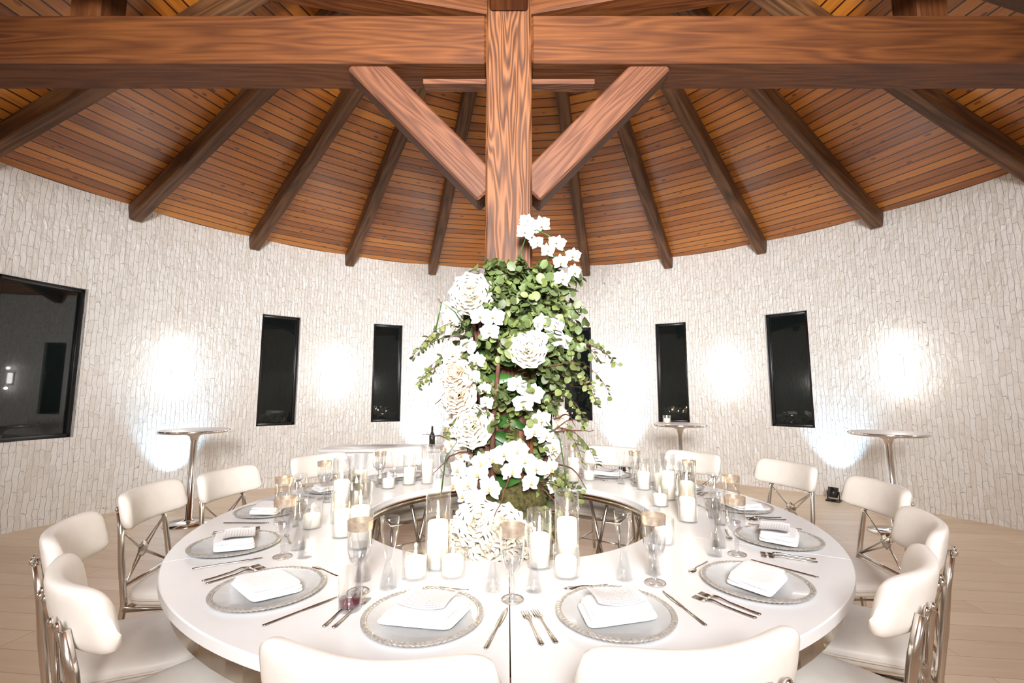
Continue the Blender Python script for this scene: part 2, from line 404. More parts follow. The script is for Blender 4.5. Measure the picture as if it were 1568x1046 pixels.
def window(idx, phi, w, mull=0):
    mb = MB(); h = WZ1-WZ0; f = 0.045; dp = 0.07
    mb.box((0, 0, 0), (w-0.02, 0.012, h-0.02), 1)
    for s in (-1, 1):
        mb.box((s*(w/2-f/2), 0, 0), (f, dp, h), 0, None, 0.004, 1)
        mb.box((0, 0, s*(h/2-f/2)), (w, dp, f), 0, None, 0.004, 1)
    for i in range(mull):
        mb.box((-w/2+w*(i+1)/(mull+1), 0, 0), (0.05, dp, h), 0, None, 0.004, 1)
    rr = (R+0.06)*math.cos(math.asin(min(0.9, w/2/R)))+0.04
    obj('window_%d' % idx, mb.mesh('window', [M_BLACK, M_NIGHT]), WP(phi, rr, (WZ0+WZ1)/2), (0, 0, -phi*D2R))
for i, (p, w) in enumerate(wins): window(i+1, p, w)
window(len(wins)+1, -77.25, 2*(R+0.05)*math.sin(11.95*D2R), 2)

def sconce(phi, n=2):
    e = empty('wall_sconce', WP(phi, R, 1.8), (0, 0, -phi*D2R))
    mb = MB()
    mb.box((0, -0.012, 0), (0.09, 0.024, 0.30), 0, None, 0.006, 2)
    prof = [(0.001, -0.13), (0.03, -0.13), (0.04, -0.115), (0.04, 0.115), (0.03, 0.13), (0.001, 0.13)]
    mb.lathe(prof, 16, 1, Matrix.Translation((0, -0.06, 0)))
    for z in (-0.14, 0.14): mb.lathe([(0.001, z-0.012), (0.043, z-0.012), (0.043, z+0.012), (0.001, z+0.012)], 16, 0, Matrix.Translation((0, -0.06, 0)))
    obj('body', mb.mesh('sconce', [M_WHITE, M_SCONCE]), parent=e)
    for z in ((-0.24, 0.24) if n == 2 else (0.0,)):
        light('sconce_lamp', 'POINT', (0, -0.13, z), (1.7 if n == 2 else 11.0), (1.0, 0.975, 0.94), e, shadow_soft_size=0.03)
for p in (-55.4, -32.8, -15.3, 2.5, 19.9, 37.1, 59.4): sconce(p)
for p in (95, 145, -165, -112): sconce(p, 1)

def uplight(phi):
    e = empty('led_uplight', WP(phi, R-0.30, 0), (0, 0, -phi*D2R))
    mb = MB()
    mb.box((0, 0, 0.012), (0.16, 0.12, 0.024), 0, None, 0.005, 1)
    T = Matrix.Translation((0, 0, 0.12)) @ Matrix.Rotation(-0.25, 4, 'X')
    mb.lathe([(0.001, -0.07), (0.05, -0.07), (0.06, -0.02), (0.06, 0.06), (0.052, 0.06), (0.052, 0.05)], 20, 0, T)
    mb.lathe([(0.001, 0.05), (0.052, 0.05)], 20, 1, T)
    for s in (-1, 1): mb.box((s*0.068, 0, 0.07), (0.008, 0.03, 0.12), 0)
    obj('body', mb.mesh('par', [M_BLACK, M_LED]), parent=e)
    l = light('uplight_lamp', 'SPOT', (0, 0.02, 0.22), 65, (0.45, 0.74, 1.0), e, spot_size=75*D2R, spot_blend=1.0, shadow_soft_size=0.03)
    l.rotation_euler = (Vector((0, 0.27, 0.75))).to_track_quat('-Z', 'Y').to_euler()
for p in (-55, -17.8, 19.5, 51.6): uplight(p)

# ------------------------------------------------------------------ ring table
RO, RI = 1.645, 0.83
def build_table():
    e = empty('ring_banquet_table', (CX, CY, 0))
    for k in range(6):
        a0 = (k*60+0.045+0.6)*D2R; a1 = ((k+1)*60+0.6)*D2R-0.0016
        mb = MB()
        prof = [(RI, TZ-0.035), (RI, TZ-0.004), (RI+0.004, TZ), (RO-0.004, TZ), (RO, TZ-0.004), (RO, TZ-0.035)]
        def fn(u, v):
            j = min(int(round(v*6)), 6) % 6
            a = a0+(a1-a0)*u-math.pi/2
            return (prof[j][0]*math.cos(a), prof[j][0]*math.sin(a), prof[j][1])
        mb.grid(fn, 30, 6, 0, None, wrapv=True, smooth=False, capu=True)
        obj('top_%d' % (k+1), mb.mesh('top', [M_TABLE]), parent=e)
    mb = MB()
    for (r, z0, z1) in ((RO-0.05, TZ-0.12, TZ-0.036),):
        mb.lathe([(r-0.012, z0), (r-0.012, z1), (r+0.012, z1), (r+0.012, z0), (r-0.012, z0)], 120, 0, smooth=False)
    mb.tube([(RI*math.cos(i/96*2*math.pi), RI*math.sin(i/96*2*math.pi), TZ-0.058) for i in range(96)], 0.024, 8, 0, closed=True)
    for r in (RO-0.16, RI+0.10):
        mb.tube([(r*math.cos(i/96*2*math.pi), r*math.sin(i/96*2*math.pi), 0.02) for i in range(96)], 0.014, 6, 0, closed=True)
    obj('apron', mb.mesh('apron', [M_BRONZE]), parent=e)
    mb = MB()
    for k in range(12):
        a = (k*30+15)*D2R
        for r in (RO-0.16, RI+0.10):
            for s in (-1, 1):
                aa = a+s*0.09/r; c = (r*math.cos(aa), r*math.sin(aa))
                c2 = (r*math.cos(a-s*0.09/r), r*math.sin(a-s*0.09/r))
                mb.tube([(c[0], c[1], 0.02), (c2[0], c2[1], TZ-0.04)], 0.013, 8, 0)
        mb.tube([((RO-0.16)*math.cos(a), (RO-0.16)*math.sin(a), TZ-0.05), ((RI+0.1)*math.cos(a), (RI+0.1)*math.sin(a), TZ-0.05)], 0.015, 8, 0)
    obj('legs', mb.mesh('legs', [M_METAL]), parent=e)
build_table()

# ------------------------------------------------------------------ dining chair
def chair_mesh():
    mb = MB()
    def sp(q, e): return math.copysign(abs(q)**e, q)
    def seat(u, v):
        th = 2*math.pi*v; ph = math.pi*(u-0.5)
        e1, e2 = 0.35, 0.45
        x = 0.235*sp(math.cos(ph), e1)*sp(math.cos(th), e2); y = 0.225*sp(math.cos(ph), e1)*sp(math.sin(th), e2)
        z = 0.045*sp(math.sin(ph), 0.6)
        x *= 1+0.10*(y/0.225)
        return (x, y, 0.445+z+(0.012*(1-(x/0.25)**2) if z > 0 else 0))
    mb.grid(seat, 14, 40, 0, None, wrapv=True)
    def seam(u):
        th = 2*math.pi*u
        x = 0.237*sp(math.cos(th), 0.45); y = 0.227*sp(math.sin(th), 0.45); x *= 1+0.10*(y/0.225)
        return (x, y, 0.445)
    mb.tube([seam(i/48) for i in range(48)], 0.005, 6, 2, closed=True)
    mb.tube([(x, y, 0.395) for x, y in ((-0.2, -0.2), (0.2, -0.2), (0.22, 0.2), (-0.22, 0.2))], 0.014, 8, 1, closed=True)
    CV = 0.065
    def by(x): return -0.275+CV*(x/0.25)**2
    def pad(u, v):
        s = (u-0.5)*2; x = 0.258*s
        endk = max(0.0, 1-abs(s)**12)**0.5 if abs(s) < 1 else 0.0
        k = max(endk, 0.03)
        th = 2*math.pi*v
        n = 0.029*sp(math.cos(th), 0.75)*k; z = 0.088*sp(math.sin(th), 0.55)*(0.30+0.70*k)
        tx, ty = 1, 2*CV*x/0.0625
        ll = math.hypot(tx, ty); nx, ny = -ty/ll, tx/ll
        zc = 0.865-0.006*math.cos(s*math.pi)-0.010*s*s
        roll = -0.012*math.sin(th)
        return (x+nx*n, by(x)+ny*n+roll-0.02*(z/0.09)*0.6, zc+z)
    mb.grid(pad, 36, 20, 0, None, wrapv=True, capu=True)
    for s in (-1, 1):
        pts = [(s*0.20, -0.27, 0.0), (s*0.195, -0.235, 0.20), (s*0.19, -0.215, 0.42), (s*0.185, -0.245, 0.60), (s*0.175, -0.265, 0.74), (s*0.165, -0.288, 0.85)]
        mb.tube(pts, lambda t: 0.0125+0.002*math.sin(t*math.pi), 8, 1)
        pts = [(s*0.155, -0.265, 0.76), (s*0.14, -0.288, 0.82), (s*0.12, -0.300, 0.86)]
        mb.tube(pts, 0.009, 8, 1)
        for q in (0.12, 0.165):
            mb.lathe([(0.001, 0.012), (0.010, 0.008), (0.014, 0.0), (0.001, -0.002)], 10, 1, Matrix.Translation((s*q, -0.306+(0.008 if q > 0.15 else 0), 0.865)) @ Matrix.Rotation(math.pi/2, 4, 'X'))
        pts = [(s*0.215, 0.20, 0.0), (s*0.215, 0.195, 0.2), (s*0.21, 0.185, 0.40)]
        mb.tube(pts, lambda t: 0.010+0.005*t, 8, 1)
        mb.tube([(s*0.197, -0.24, 0.16), (s*0.215, 0.195, 0.16)], 0.008, 6, 1)
    mb.tube([(-0.19, -0.222, 0.50), (0.19, -0.222, 0.50)], 0.009, 6, 1)
    mb.tube([(-0.20, 0.0, 0.16), (0.20, 0.0, 0.16)], 0.008, 6, 1)
    for s in (-1, 1):
        for o in (-0.010, 0.010):
            mb.tube([(-s*0.18, -0.262, 0.765), (-s*0.03+o, -0.264, 0.64+o), (s*0.03+o, -0.260, 0.60+o), (s*0.18, -0.224, 0.50)], 0.0048, 6, 1)
    def ros(u, v):
        th = 2*math.pi*v; r = 0.038*u*(1+0.12*math.cos(8*th)*u)
        return (r*math.cos(th), r*math.sin(th), 0.014*math.cos(u*math.pi*0.5)+0.005*abs(math.sin(4*th))*u-0.002)
    for q in (1, -1):
        mb.grid(ros, 6, 32, 1, Matrix.Translation((0, -0.262, 0.622)) @ Matrix.Rotation(q*math.pi/2, 4, 'X'), wrapv=True)
    return mb.mesh('dining_chair', [M_LEATHER, M_METAL, M_STITCH])
CH = chair_mesh()
chairs = [(-8.0, 1.865), (13.0, 1.855), (-40.5, 1.90), (-60, 1.96), (-83, 1.98), (-99, 1.90), (-123, 1.88), (-146, 1.84), (-169, 1.9),
          (42.5, 1.84), (63, 1.92), (86.5, 2.12), (107, 2.14), (127, 1.98), (149, 1.86), (171, 1.9)]
for ph, rb in chairs:
    rc = rb-0.27
    obj('dining_chair', CH, TP(ph, rc), (0, 0, (ph+random.uniform(-2.5, 2.5))*D2R))

# ------------------------------------------------------------------ tableware
def plate_mesh():
    mb = MB()
    mb.lathe([(0.001, 0.004), (0.115, 0.004), (0.125, 0.008), (0.168, 0.014), (0.172, 0.016)], 64, 0)
    mb.lathe([(0.001, 0.0), (0.11, 0.0), (0.172, 0.010), (0.180, 0.013)], 64, 0)
    mb.grid(lambda u, v: ((0.176+0.009*math.cos(u*2*math.pi))*math.cos(v*2*math.pi), (0.176+0.009*math.cos(u*2*math.pi))*math.sin(v*2*math.pi), 0.016+0.004*math.sin(u*2*math.pi)+0.0012*math.sin(v*2*math.pi*72)), 8, 288, 1, None, wrapv=True)
    return mb.mesh('charger_plate', [M_PLATE, M_BEAD])
def napkin_mesh():
    mb = MB()
    def sp(q, e): return math.copysign(abs(q)**e, q)
    for k in range(4):
        w, d = 0.232-0.012*k, 0.158-0.004*k; z = 0.004+k*0.0075; ox = 0.004*(k % 2)
        def top(u, v, k=k, w=w, d=d, z=z, ox=ox):
            th = 2*math.pi*v
            ph = math.pi*(u-0.5)
            x = w/2*sp(math.cos(ph), 0.2)*sp(math.cos(th), 0.22); y = d/2*sp(math.cos(ph), 0.2)*sp(math.sin(th), 0.22)
            zz = 0.0045*sp(math.sin(ph), 0.5)
            x += 0.18*y
            return (x+ox, y, z+zz+0.004*math.sin(x*28+k)*math.cos(y*20+k)+0.012*max(0, -y)*k)
        mb.grid(top, 12, 48, 0, None, wrapv=True)
    return mb.mesh('folded_napkin', [M_CLOTH])
def menu_mesh():
    mb = MB()
    for z in (0.003, 0.0015):
        mb.grid(lambda u, v: ((u-0.5)*0.155, (v-0.5)*0.125, z+0.012*(u-0.5)**2*4+0.003*math.sin(v*5)), 10, 8, 0)
    return mb.mesh('menu_card', [M_MENU])
def ribbon(mb, prof, th, mat=0, curve=lambda y: 0, x0=0):
    vs = []; fs = []
    for (y, w) in prof:
        z = curve(y)
        vs += [(x0-w, y, z+th*0.3), (x0, y, z+th), (x0+w, y, z+th*0.3), (x0+w*0.8, y, z), (x0-w*0.8, y, z)]
    n = len(prof)
    for i in range(n-1):
        for j in range(5):
            fs.append((i*5+j, i*5+(j+1) % 5, (i+1)*5+(j+1) % 5, (i+1)*5+j))
    fs.append((0, 1, 2, 3, 4)); fs.append(tuple((n-1)*5+k for k in range(5)))
    mb.add(vs, fs, mat, True)
def fork_mesh():
    mb = MB(); cv = lambda y: 0.004+0.008*max(0, 1-abs(y-0.035)/0.05)
    ribbon(mb, [(-0.10, 0.004), (-0.095, 0.008), (-0.06, 0.006), (0.0, 0.003), (0.03, 0.0035), (0.045, 0.010), (0.06, 0.0125)], 0.004, 0, cv)
    for k in range(4):
        x = -0.0105+k*0.007
        ribbon(mb, [(0.057, 0.0022), (0.08, 0.002), (0.103, 0.0010)], 0.003, 0, lambda y: 0.003+0.02*max(0, y-0.08), x)
    return mb.mesh('dinner_fork', [M_GOLD2])
def knife_mesh():
    mb = MB()
    ribbon(mb, [(-0.12, 0.004), (-0.115, 0.007), (-0.06, 0.0055), (0.0, 0.0045), (0.005, 0.007), (0.05, 0.009), (0.09, 0.008), (0.115, 0.004), (0.122, 0.001)], 0.004, 0, lambda y: 0.002)
    return mb.mesh('dinner_knife', [M_GOLD2])
def spoon_mesh():
    mb = MB()
    ribbon(mb, [(-0.08, 0.004), (-0.075, 0.006), (-0.04, 0.004), (0.02, 0.0025), (0.035, 0.004), (0.045, 0.011), (0.06, 0.0145), (0.075, 0.011), (0.085, 0.003)], 0.003, 0, lambda y: 0.002+0.004*max(0, 1-abs(y-0.02)/0.03))
    return mb.mesh('dessert_spoon', [M_GOLD2])
def goblet_mesh():
    mb = MB(); S = Matrix.Diagonal((1.0, 1.0, 1.22, 1.0))
    mb.lathe([(0.001, 0.002), (0.036, 0.002), (0.038, 0.005), (0.012, 0.010), (0.007, 0.025), (0.011, 0.04), (0.007, 0.055), (0.009, 0.072), (0.024, 0.085), (0.036, 0.105), (0.041, 0.135), (0.042, 0.165), (0.0425, 0.174)], 24, 0, S)
    mb.lathe([(0.0425, 0.174), (0.0435, 0.185), (0.0445, 0.200)], 24, 1, S)
    mb.grid(lambda u, v: ((0.0395+0.0025*abs(math.sin(v*math.pi*8+u*2)))*math.cos(v*2*math.pi)*(0.72+0.28*math.sin(u*1.57)), (0.0395+0.0025*abs(math.sin(v*math.pi*8+u*2)))*math.sin(v*2*math.pi)*(0.72+0.28*math.sin(u*1.57)), 0.088+u*0.045), 6, 48, 0, S, wrapv=True)
    mb.lathe([(0.037, 0.003), (0.039, 0.005), (0.037, 0.007)], 24, 1)
    return mb.mesh('gold_rim_goblet', [M_GLASS2, M_GOLD])
def flute_mesh():
    mb = MB(); S = Matrix.Diagonal((1.0, 1.0, 1.08, 1.0))
    mb.lathe([(0.001, 0.001), (0.031, 0.001), (0.030, 0.01), (0.019, 0.06), (0.012, 0.088), (0.014, 0.098), (0.024, 0.14), (0.031, 0.18), (0.034, 0.225), (0.0335, 0.2255), (0.0325, 0.224)], 24, 0, S)
    mb.lathe([(0.001, 0.004), (0.027, 0.004), (0.016, 0.06), (0.008, 0.088)], 20, 0, S)
    return mb.mesh('champagne_flute', [M_GLASS])
def tumbler_mesh():
    mb = MB()
    mb.lathe([(0.001, 0.001), (0.034, 0.001), (0.036, 0.01), (0.040, 0.15)], 24, 0)
    mb.lathe([(0.001, 0.013), (0.032, 0.013), (0.034, 0.035), (0.001, 0.035)], 24, 1)
    return mb.mesh('wine_tumbler', [M_GLASS2, M_WINE])
def candle_mesh(gh, gr, wh):
    mb = MB(); wr = gr*0.82
    mb.lathe([(0.001, 0.001), (gr, 0.001), (gr, gh), (gr-0.002, gh+0.001), (gr-0.003, gh)], 28, 0)
    mb.lathe([(gr-0.003, gh), (gr-0.003, wh+0.002)], 28, 0)
    mb.lathe([(0.001, 0.007), (wr, 0.007), (wr, wh-0.006), (wr-0.005, wh), (wr*0.6, wh-0.004), (0.001, wh-0.006)], 28, 1)
    mb.tube([(0, 0, wh-0.006), (0.001, 0, wh+0.008)], 0.0012, 5, 3)
    mb.lathe([(0.001, wh+0.004), (0.005, wh+0.010), (0.0062, wh+0.016), (0.004, wh+0.027), (0.001, wh+0.038)], 8, 2)
    return mb.mesh('pillar_candle', [M_GLASS, M_WAX, M_FLAME, M_BLACK])
PL, NP, MN, FK, KN, SP, GB, FL, TB = plate_mesh(), napkin_mesh(), menu_mesh(), fork_mesh(), knife_mesh(), spoon_mesh(), goblet_mesh(), flute_mesh(), tumbler_mesh()
for k in range(14):
    ph = -10.9+k*25.714
    front = k in (0, 1)
    base = TP(ph, 1.335 if front else 1.39, TZ)
    rot = Matrix.Rotation(ph*D2R, 4, 'Z')
    def put(name, me, x, y, z=0.0, a=0.0):
        p = base + rot @ Vector((x, y, 0)); obj(name, me, (p.x, p.y, TZ+z), (0, 0, (ph+a)*D2R))
    j = random.uniform
    put('charger_plate', PL, 0, 0, 0.001)
    na = j(-14, 10)
    put('folded_napkin', NP, j(-.01, .01), -0.005, 0.014, na)
    if front or k % 3 == 0: put('menu_card', MN, 0.01, 0.015, 0.048, j(-12, 4))
    put('dinner_fork', FK, -0.235, -0.01, 0.001, j(-3, 3)); put('dinner_fork', FK, -0.272, -0.01, 0.001, j(-3, 3))
    put('dinner_knife', KN, 0.235, -0.01, 0.001, j(-3, 3))
    put('dessert_spoon', SP, 0.0, 0.215, 0.001, 90+j(-6, 6))
    put('gold_rim_goblet', GB, 0.25+j(-.01, .01), 0.18+j(-.01, .01), 0.001)
    put('champagne_flute', FL, 0.17+j(-.01, .01), 0.245+j(-.01, .01), 0.001)
    put('champagne_flute', FL, 0.30+j(-.01, .01), 0.27+j(-.01, .01), 0.001)
obj('wine_tumbler', TB, (CX-0.50, CY-1.25, TZ+0.001))

C_T = candle_mesh(0.29, 0.05, 0.18); C_M = candle_mesh(0.22, 0.05, 0.125); C_S = candle_mesh(0.11, 0.05, 0.07); C_X = candle_mesh(0.34, 0.05, 0.22)
cand = [(-.276, -.90, C_T), (-.345, -.99, C_S), (-.205, -.975, C_S), (.13, -.885, C_M), (.245, -.86, C_T), (.225, -.98, C_S),
        (-.665, -.66, C_T), (-.90, -.26, C_X), (-1.01, -.36, C_S), (-.90, -.10, C_M), (-.80, -.50, C_M),
        (-.76, .76, C_M), (-.63, .80, C_T), (-.88, .62, C_S), (.50, .88, C_T), (.63, .93, C_S),
        (.967, .58, C_M), (1.07, .50, C_M), (1.04, .27, C_T), (.72, -.60, C_S), (1.03, -.08, C_T), (.97, -.24, C_M),
        (-.98, .30, C_T), (-.1, 1.02, C_M), (-.22, .98, C_S), (-.94, .10, C_M), (.93, .10, C_S)]
for x, y, me in cand: obj('pillar_candle', me, (CX+x, CY+y, TZ+0.001), (0, 0, random.random()*6))

# ------------------------------------------------------------------ cocktail tables, console
def cocktail():
    mb = MB()
    mb.lathe([(0.001, 1.0), (0.33, 1.0), (0.345, 1.005), (0.35, 1.018), (0.345, 1.03)], 64, 1)
    mb.lathe([(0.345, 1.03), (0.335, 1.034), (0.001, 1.034)], 64, 0)
    mb.lathe([(0.001, 0.0), (0.24, 0.0), (0.24, 0.012), (0.08, 0.03), (0.035, 0.05), (0.034, 0.90), (0.05, 0.96), (0.11, 0.99), (0.11, 1.0)], 48, 1)
    return mb.mesh('cocktail_table', [M_WHITE, M_CHROME])
CK = cocktail()
for x, y in [(-3.62, 5.3), (4.0, 4.95), (2.28, 6.3)]: obj('cocktail_table', CK, (x, y, 0))
obj('pillar_candle', C_S, (2.1, 6.28, 1.035))
mb = MB()
mb.box((0, 0, 0.765), (1.55, 0.5, 0.04), 0, None, 0.005, 1)
mb.box((0, -0.19, 0.40), (1.42, 0.03, 0.69), 0, None, 0.004, 1)
for s in (-1, 1):
    mb.box((s*0.69, 0, 0.37), (0.035, 0.42, 0.74), 0, None, 0.004, 1)
mb.box((0, 0.02, 0.06), (1.36, 0.40, 0.03), 0, None, 0.004, 1)
obj('console_table', mb.mesh('console', [M_WHITE]), (-1.52, 5.8, 0), (0, 0, 0.06))
mb = MB(); mb.lathe([(0.001, 0), (0.035, 0), (0.037, 0.01), (0.037, 0.13), (0.014, 0.18), (0.013, 0.24), (0.016, 0.245), (0.001, 0.25)], 20, 0)
obj('wine_bottle', mb.mesh('bottle', [M_BOTTLE]), (-1.0, 5.82, 0.786))

# ------------------------------------------------------------------ floral arrangement
def petal(mb, M, Ln, W, cup, mat, nu=4, nv=2, wid=0.8, ruf=0.0, rnd_=False):
    def fn(u, v):
        if rnd_: w = W*math.sin(math.pi*min(1, 0.07+0.90*u**wid))**0.55
        else: w = W*max(0.08, math.sin(math.pi*min(1, 0.06+0.90*u**wid)))
        x = (v-0.5)*2*w
        uu = u*Ln
        if rnd_ and u > 0.6: uu -= (abs(v-0.5)*2)**2*Ln*0.14*(u-0.6)/0.4
        return (x, uu, cup*Ln*u*u - 0.45*(x*x)/max(W, 1e-4) + ruf*math.sin(v*9+u*4)*u*Ln)
    mb.grid(fn, nu, nv, mat, M)
def frame(P, d, size, roll=0.0):
    return Matrix.Translation(P) @ Vector(d).to_track_quat('Z', 'Y').to_matrix().to_4x4() @ Matrix.Rotation(roll, 4, 'Z') @ Matrix.Scale(size, 4)
def orchid(mb, P, d, size):
    M = frame(P, d, size, random.uniform(-0.35, 0.35))
    for a in (0, 128, 232):
        petal(mb, M @ Matrix.Rotation(a*D2R, 4, 'Z') @ Matrix.Translation((0, 0.02, -0.03)), 0.50, 0.17, -0.16, 0, wid=0.75)
    for a in (70, 290):
        petal(mb, M @ Matrix.Rotation(a*D2R, 4, 'Z') @ Matrix.Translation((0, 0.01, 0.02)), 0.54, 0.28, -0.05+random.uniform(-.2, .15), 0, nu=6, nv=4, wid=1.15, rnd_=True)
    petal(mb, M @ Matrix.Rotation(math.pi, 4, 'Z') @ Matrix.Rotation(0.9, 4, 'X'), 0.22, 0.085, 0.3, 1, nu=3)
    for s in (-1, 1):
        petal(mb, M @ Matrix.Rotation(s*1.2, 4, 'Z') @ Matrix.Rotation(1.1, 4, 'X'), 0.12, 0.055, 0.2, 1, nu=2)
def rose(mb, P, d, size, mat):
    M = frame(P, d, size, random.random()*6)
    for k in range(8):
        n = 3+k; tilt = (88-10.5*k)*D2R; Ln = 0.22+0.035*k; W = 0.13+0.018*k
        for i in range(n):
            a = 2*math.pi*(i+0.5*(k % 2)+random.uniform(-.12, .12))/n
            petal(mb, M @ Matrix.Translation((0, 0, 0.035*(7-k)-0.06)) @ Matrix.Rotation(a, 4, 'Z') @ Matrix.Translation((0, 0.015+0.024*k, 0)) @ Matrix.Rotation(tilt+random.uniform(-.1, .1), 4, 'X'), Ln, W, 0.38-0.07*k, mat, nu=5, nv=4, wid=1.1, ruf=0.02, rnd_=True)
def leaf(mb, P, d, nrm, Ln, W, mat):
    y = Vector(d).normalized(); z = Vector(nrm); z = (z-y*z.dot(y))
    if z.length < 1e-3: z = y.orthogonal()
    z.normalize(); x = y.cross(z)
    P = Vector(P); f = 0.18
    vs = [P]
    for t, w in ((0.22, 0.8), (0.55, 1.0), (0.84, 0.7)):
        c = P+y*Ln*t+z*(-0.12*Ln*t*t)
        vs += [c-x*W*w+z*W*f, c, c+x*W*w+z*W*f]
    vs.append(P+y*Ln-z*Ln*0.14)
    fs = [(0, 2, 1), (0, 3, 2), (1, 2, 5, 4), (2, 3, 6, 5), (4, 5, 8, 7), (5, 6, 9, 8), (7, 8, 10), (8, 9, 10)]
    mb.add(vs, fs, mat, True)
def rad(z):
    pts = [(0.0, 0.20), (0.45, 0.24), (0.75, 0.27), (0.95, 0.26), (1.15, 0.23), (1.4, 0.30), (1.6, 0.35), (1.8, 0.38), (2.0, 0.30), (2.16, 0.17)]
    for (a, ra), (b, rb) in zip(pts, pts[1:]):
        if z <= b: return ra+(rb-ra)*(z-a)/(b-a)
    return 0.15
fe = empty('floral_arrangement', (CX, CY, 0))
fm = MB(); rnd = random
def stem_leaves(P, d, ln, nleaf, ls, mat, droop=0.6, stemr=0.0022):
    P = Vector(P); d = Vector(d).normalized(); pts = [P.copy()]
    n = 8; p = P.copy()
    side = Vector((rnd.uniform(-.4, .4), rnd.uniform(-.4, .4), 0))
    for i in range(n):
        d = (d+Vector((0, 0, -droop/n))+side/n).normalized(); p = p+d*ln/n; pts.append(p.copy())
    fm.tube(pts, lambda t: stemr*(1-0.6*t), 5, 3, cap=False)
    for i in range(nleaf):
        t = 0.15+0.85*(i+1)/nleaf; idx = min(t*n, n-0.001); k = int(idx); q = pts[k].lerp(pts[k+1], idx-k)
        tg = (pts[k+1]-pts[k]).normalized()
        out = tg.orthogonal(); out = Matrix.Rotation(rnd.random()*6.28, 3, tg) @ out
        ld = (out+tg*0.5+Vector((0, 0, -0.1))).normalized()
        s = ls*rnd.uniform(0.7, 1.15)
        leaf(fm, q, ld, Vector((q.x*1.2, q.y*1.2, 0.6))+Vector((rnd.uniform(-.5, .5),)*3), s, s*0.40, mat if rnd.random() < 0.75 else 1-mat)
for i in range(300):
    z = rnd.choice([rnd.uniform(1.45, 2.1), rnd.uniform(1.6, 2.12), rnd.uniform(1.2, 1.7), rnd.uniform(0.4, 1.2)])
    a = rnd.random()*2*math.pi; r = rad(z)*0.55
    P = (r*math.cos(a)*0.9, r*math.sin(a)*0.9, z-0.05)
    up = rnd.uniform(-0.3, 0.9) if z > 1.3 else rnd.uniform(-0.6, 0.5)
    stem_leaves(P, (math.cos(a), math.sin(a), up), (rad(z)*0.62)*rnd.uniform(0.7, 1.15), rnd.randint(9, 14), rnd.uniform(0.042, 0.06), 0 if rnd.random() < 0.6 else 1)
for i in range(130):
    a = rnd.uniform(-2.5, -0.2); z = rnd.uniform(1.6, 2.10)
    ox = 0.10 if z > 1.8 else 0.14
    stem_leaves((ox+0.13*math.cos(a), 0.15*math.sin(a), z), (math.cos(a), math.sin(a), rnd.uniform(0.1, 0.9)), rnd.uniform(0.14, 0.26), 12, 0.058, 0)
for i in range(30):
    stem_leaves((rnd.uniform(-.12, .22), rnd.uniform(-.2, -.05), 2.05), (rnd.uniform(-.5, .6), rnd.uniform(-.6, .1), 1.0), rnd.uniform(0.12, 0.2), 11, 0.055, 0)
for (x, y, z, dx, dz, ln, dr) in [(-.28, -.15, 1.78, -1, .25, .34, 1.2), (-.28, -.05, 1.70, -1, .1, .32, 1.6), (-.30, -.2, 1.62, -1, .3, .30, 1.7), (-.25, -.2, 1.86, -1, 0.1, .32, 1.3),
        (.28, -.15, 1.72, 1, .5, .36, 1.4), (.28, -.05, 1.66, 1, .3, .40, 1.9), (.30, -.2, 1.55, 1, .3, .34, 2.0), (.27, -.2, 1.78, 1, .2, .34, 1.5), (.25, -.2, 1.45, 1, .1, .25, 1.8),
        (.2, -.2, 1.0, 1, .2, .22, 1.4), (-.2, -.2, 1.35, -1, .1, .22, 1.6), (.28, -.1, 1.25, .6, .1, .3, 2.0), (.18, -.2, .95, 1, .4, .28, 1.5)]:
    for q in range(2):
        stem_leaves((x, y+q*0.06, z), (dx, rnd.uniform(-.5, .2), dz), ln*rnd.uniform(.85, 1.15), 15, 0.036, 1, dr, 0.003)
obj('foliage', fm.mesh('foliage', [M_LEAF, M_LEAF2, M_BIGLEAF, M_BARK]), parent=fe)
bm_ = MB()
for i in range(70):
    z = rnd.uniform(0.55, 1.75); a = rnd.random()*2*math.pi if i > 44 else rnd.uniform(-2.6, -0.5)
    r = rad(z)*0.76
    M = frame((r*math.cos(a), r*math.sin(a), z), Vector((math.cos(a), math.sin(a), 0.7)), 1, rnd.uniform(-1.6, 1.6))
    petal(bm_, M, rnd.uniform(0.14, 0.23), 0.038, rnd.uniform(-.3, .2), 0, nu=7, nv=4, wid=0.9)
obj('large_leaves', bm_.mesh('large_leaves', [M_BIGLEAF]), parent=fe)
vb = MB()
for k in range(9):
    a0 = k*0.7; tw = rnd.uniform(-1.6, 1.6)
    pts = []
    for i in range(26):
        t = i/25; z = 1.95*t; r = 0.215+0.035*math.sin(t*9+k)+(0.02 if k % 2 else 0)
        a = a0+tw*t+0.25*math.sin(t*7+k*2)
        pts.append((r*math.cos(a), r*math.sin(a), z))
    vb.tube(pts, lambda t: 0.024-0.014*t, 7, 0)
for k in range(34):
    a = rnd.random()*6.28; z = rnd.uniform(0.9, 1.9); p = Vector((0.22*math.cos(a), 0.22*math.sin(a), z)); pts = [p.copy()]
    d = Vector((math.cos(a), math.sin(a), rnd.uniform(-.2, .8))).normalized()
    for i in range(9):
        d = (d+Vector((rnd.uniform(-.4, .4), rnd.uniform(-.4, .4), rnd.uniform(-.45, .35)))).normalized(); p = p+d*0.035; pts.append(p.copy())
    vb.tube(pts, lambda t: 0.007-0.005*t, 5, 0)
obj('twisted_vines', vb.mesh('vines', [M_BARK]), parent=fe)
ms = MB()
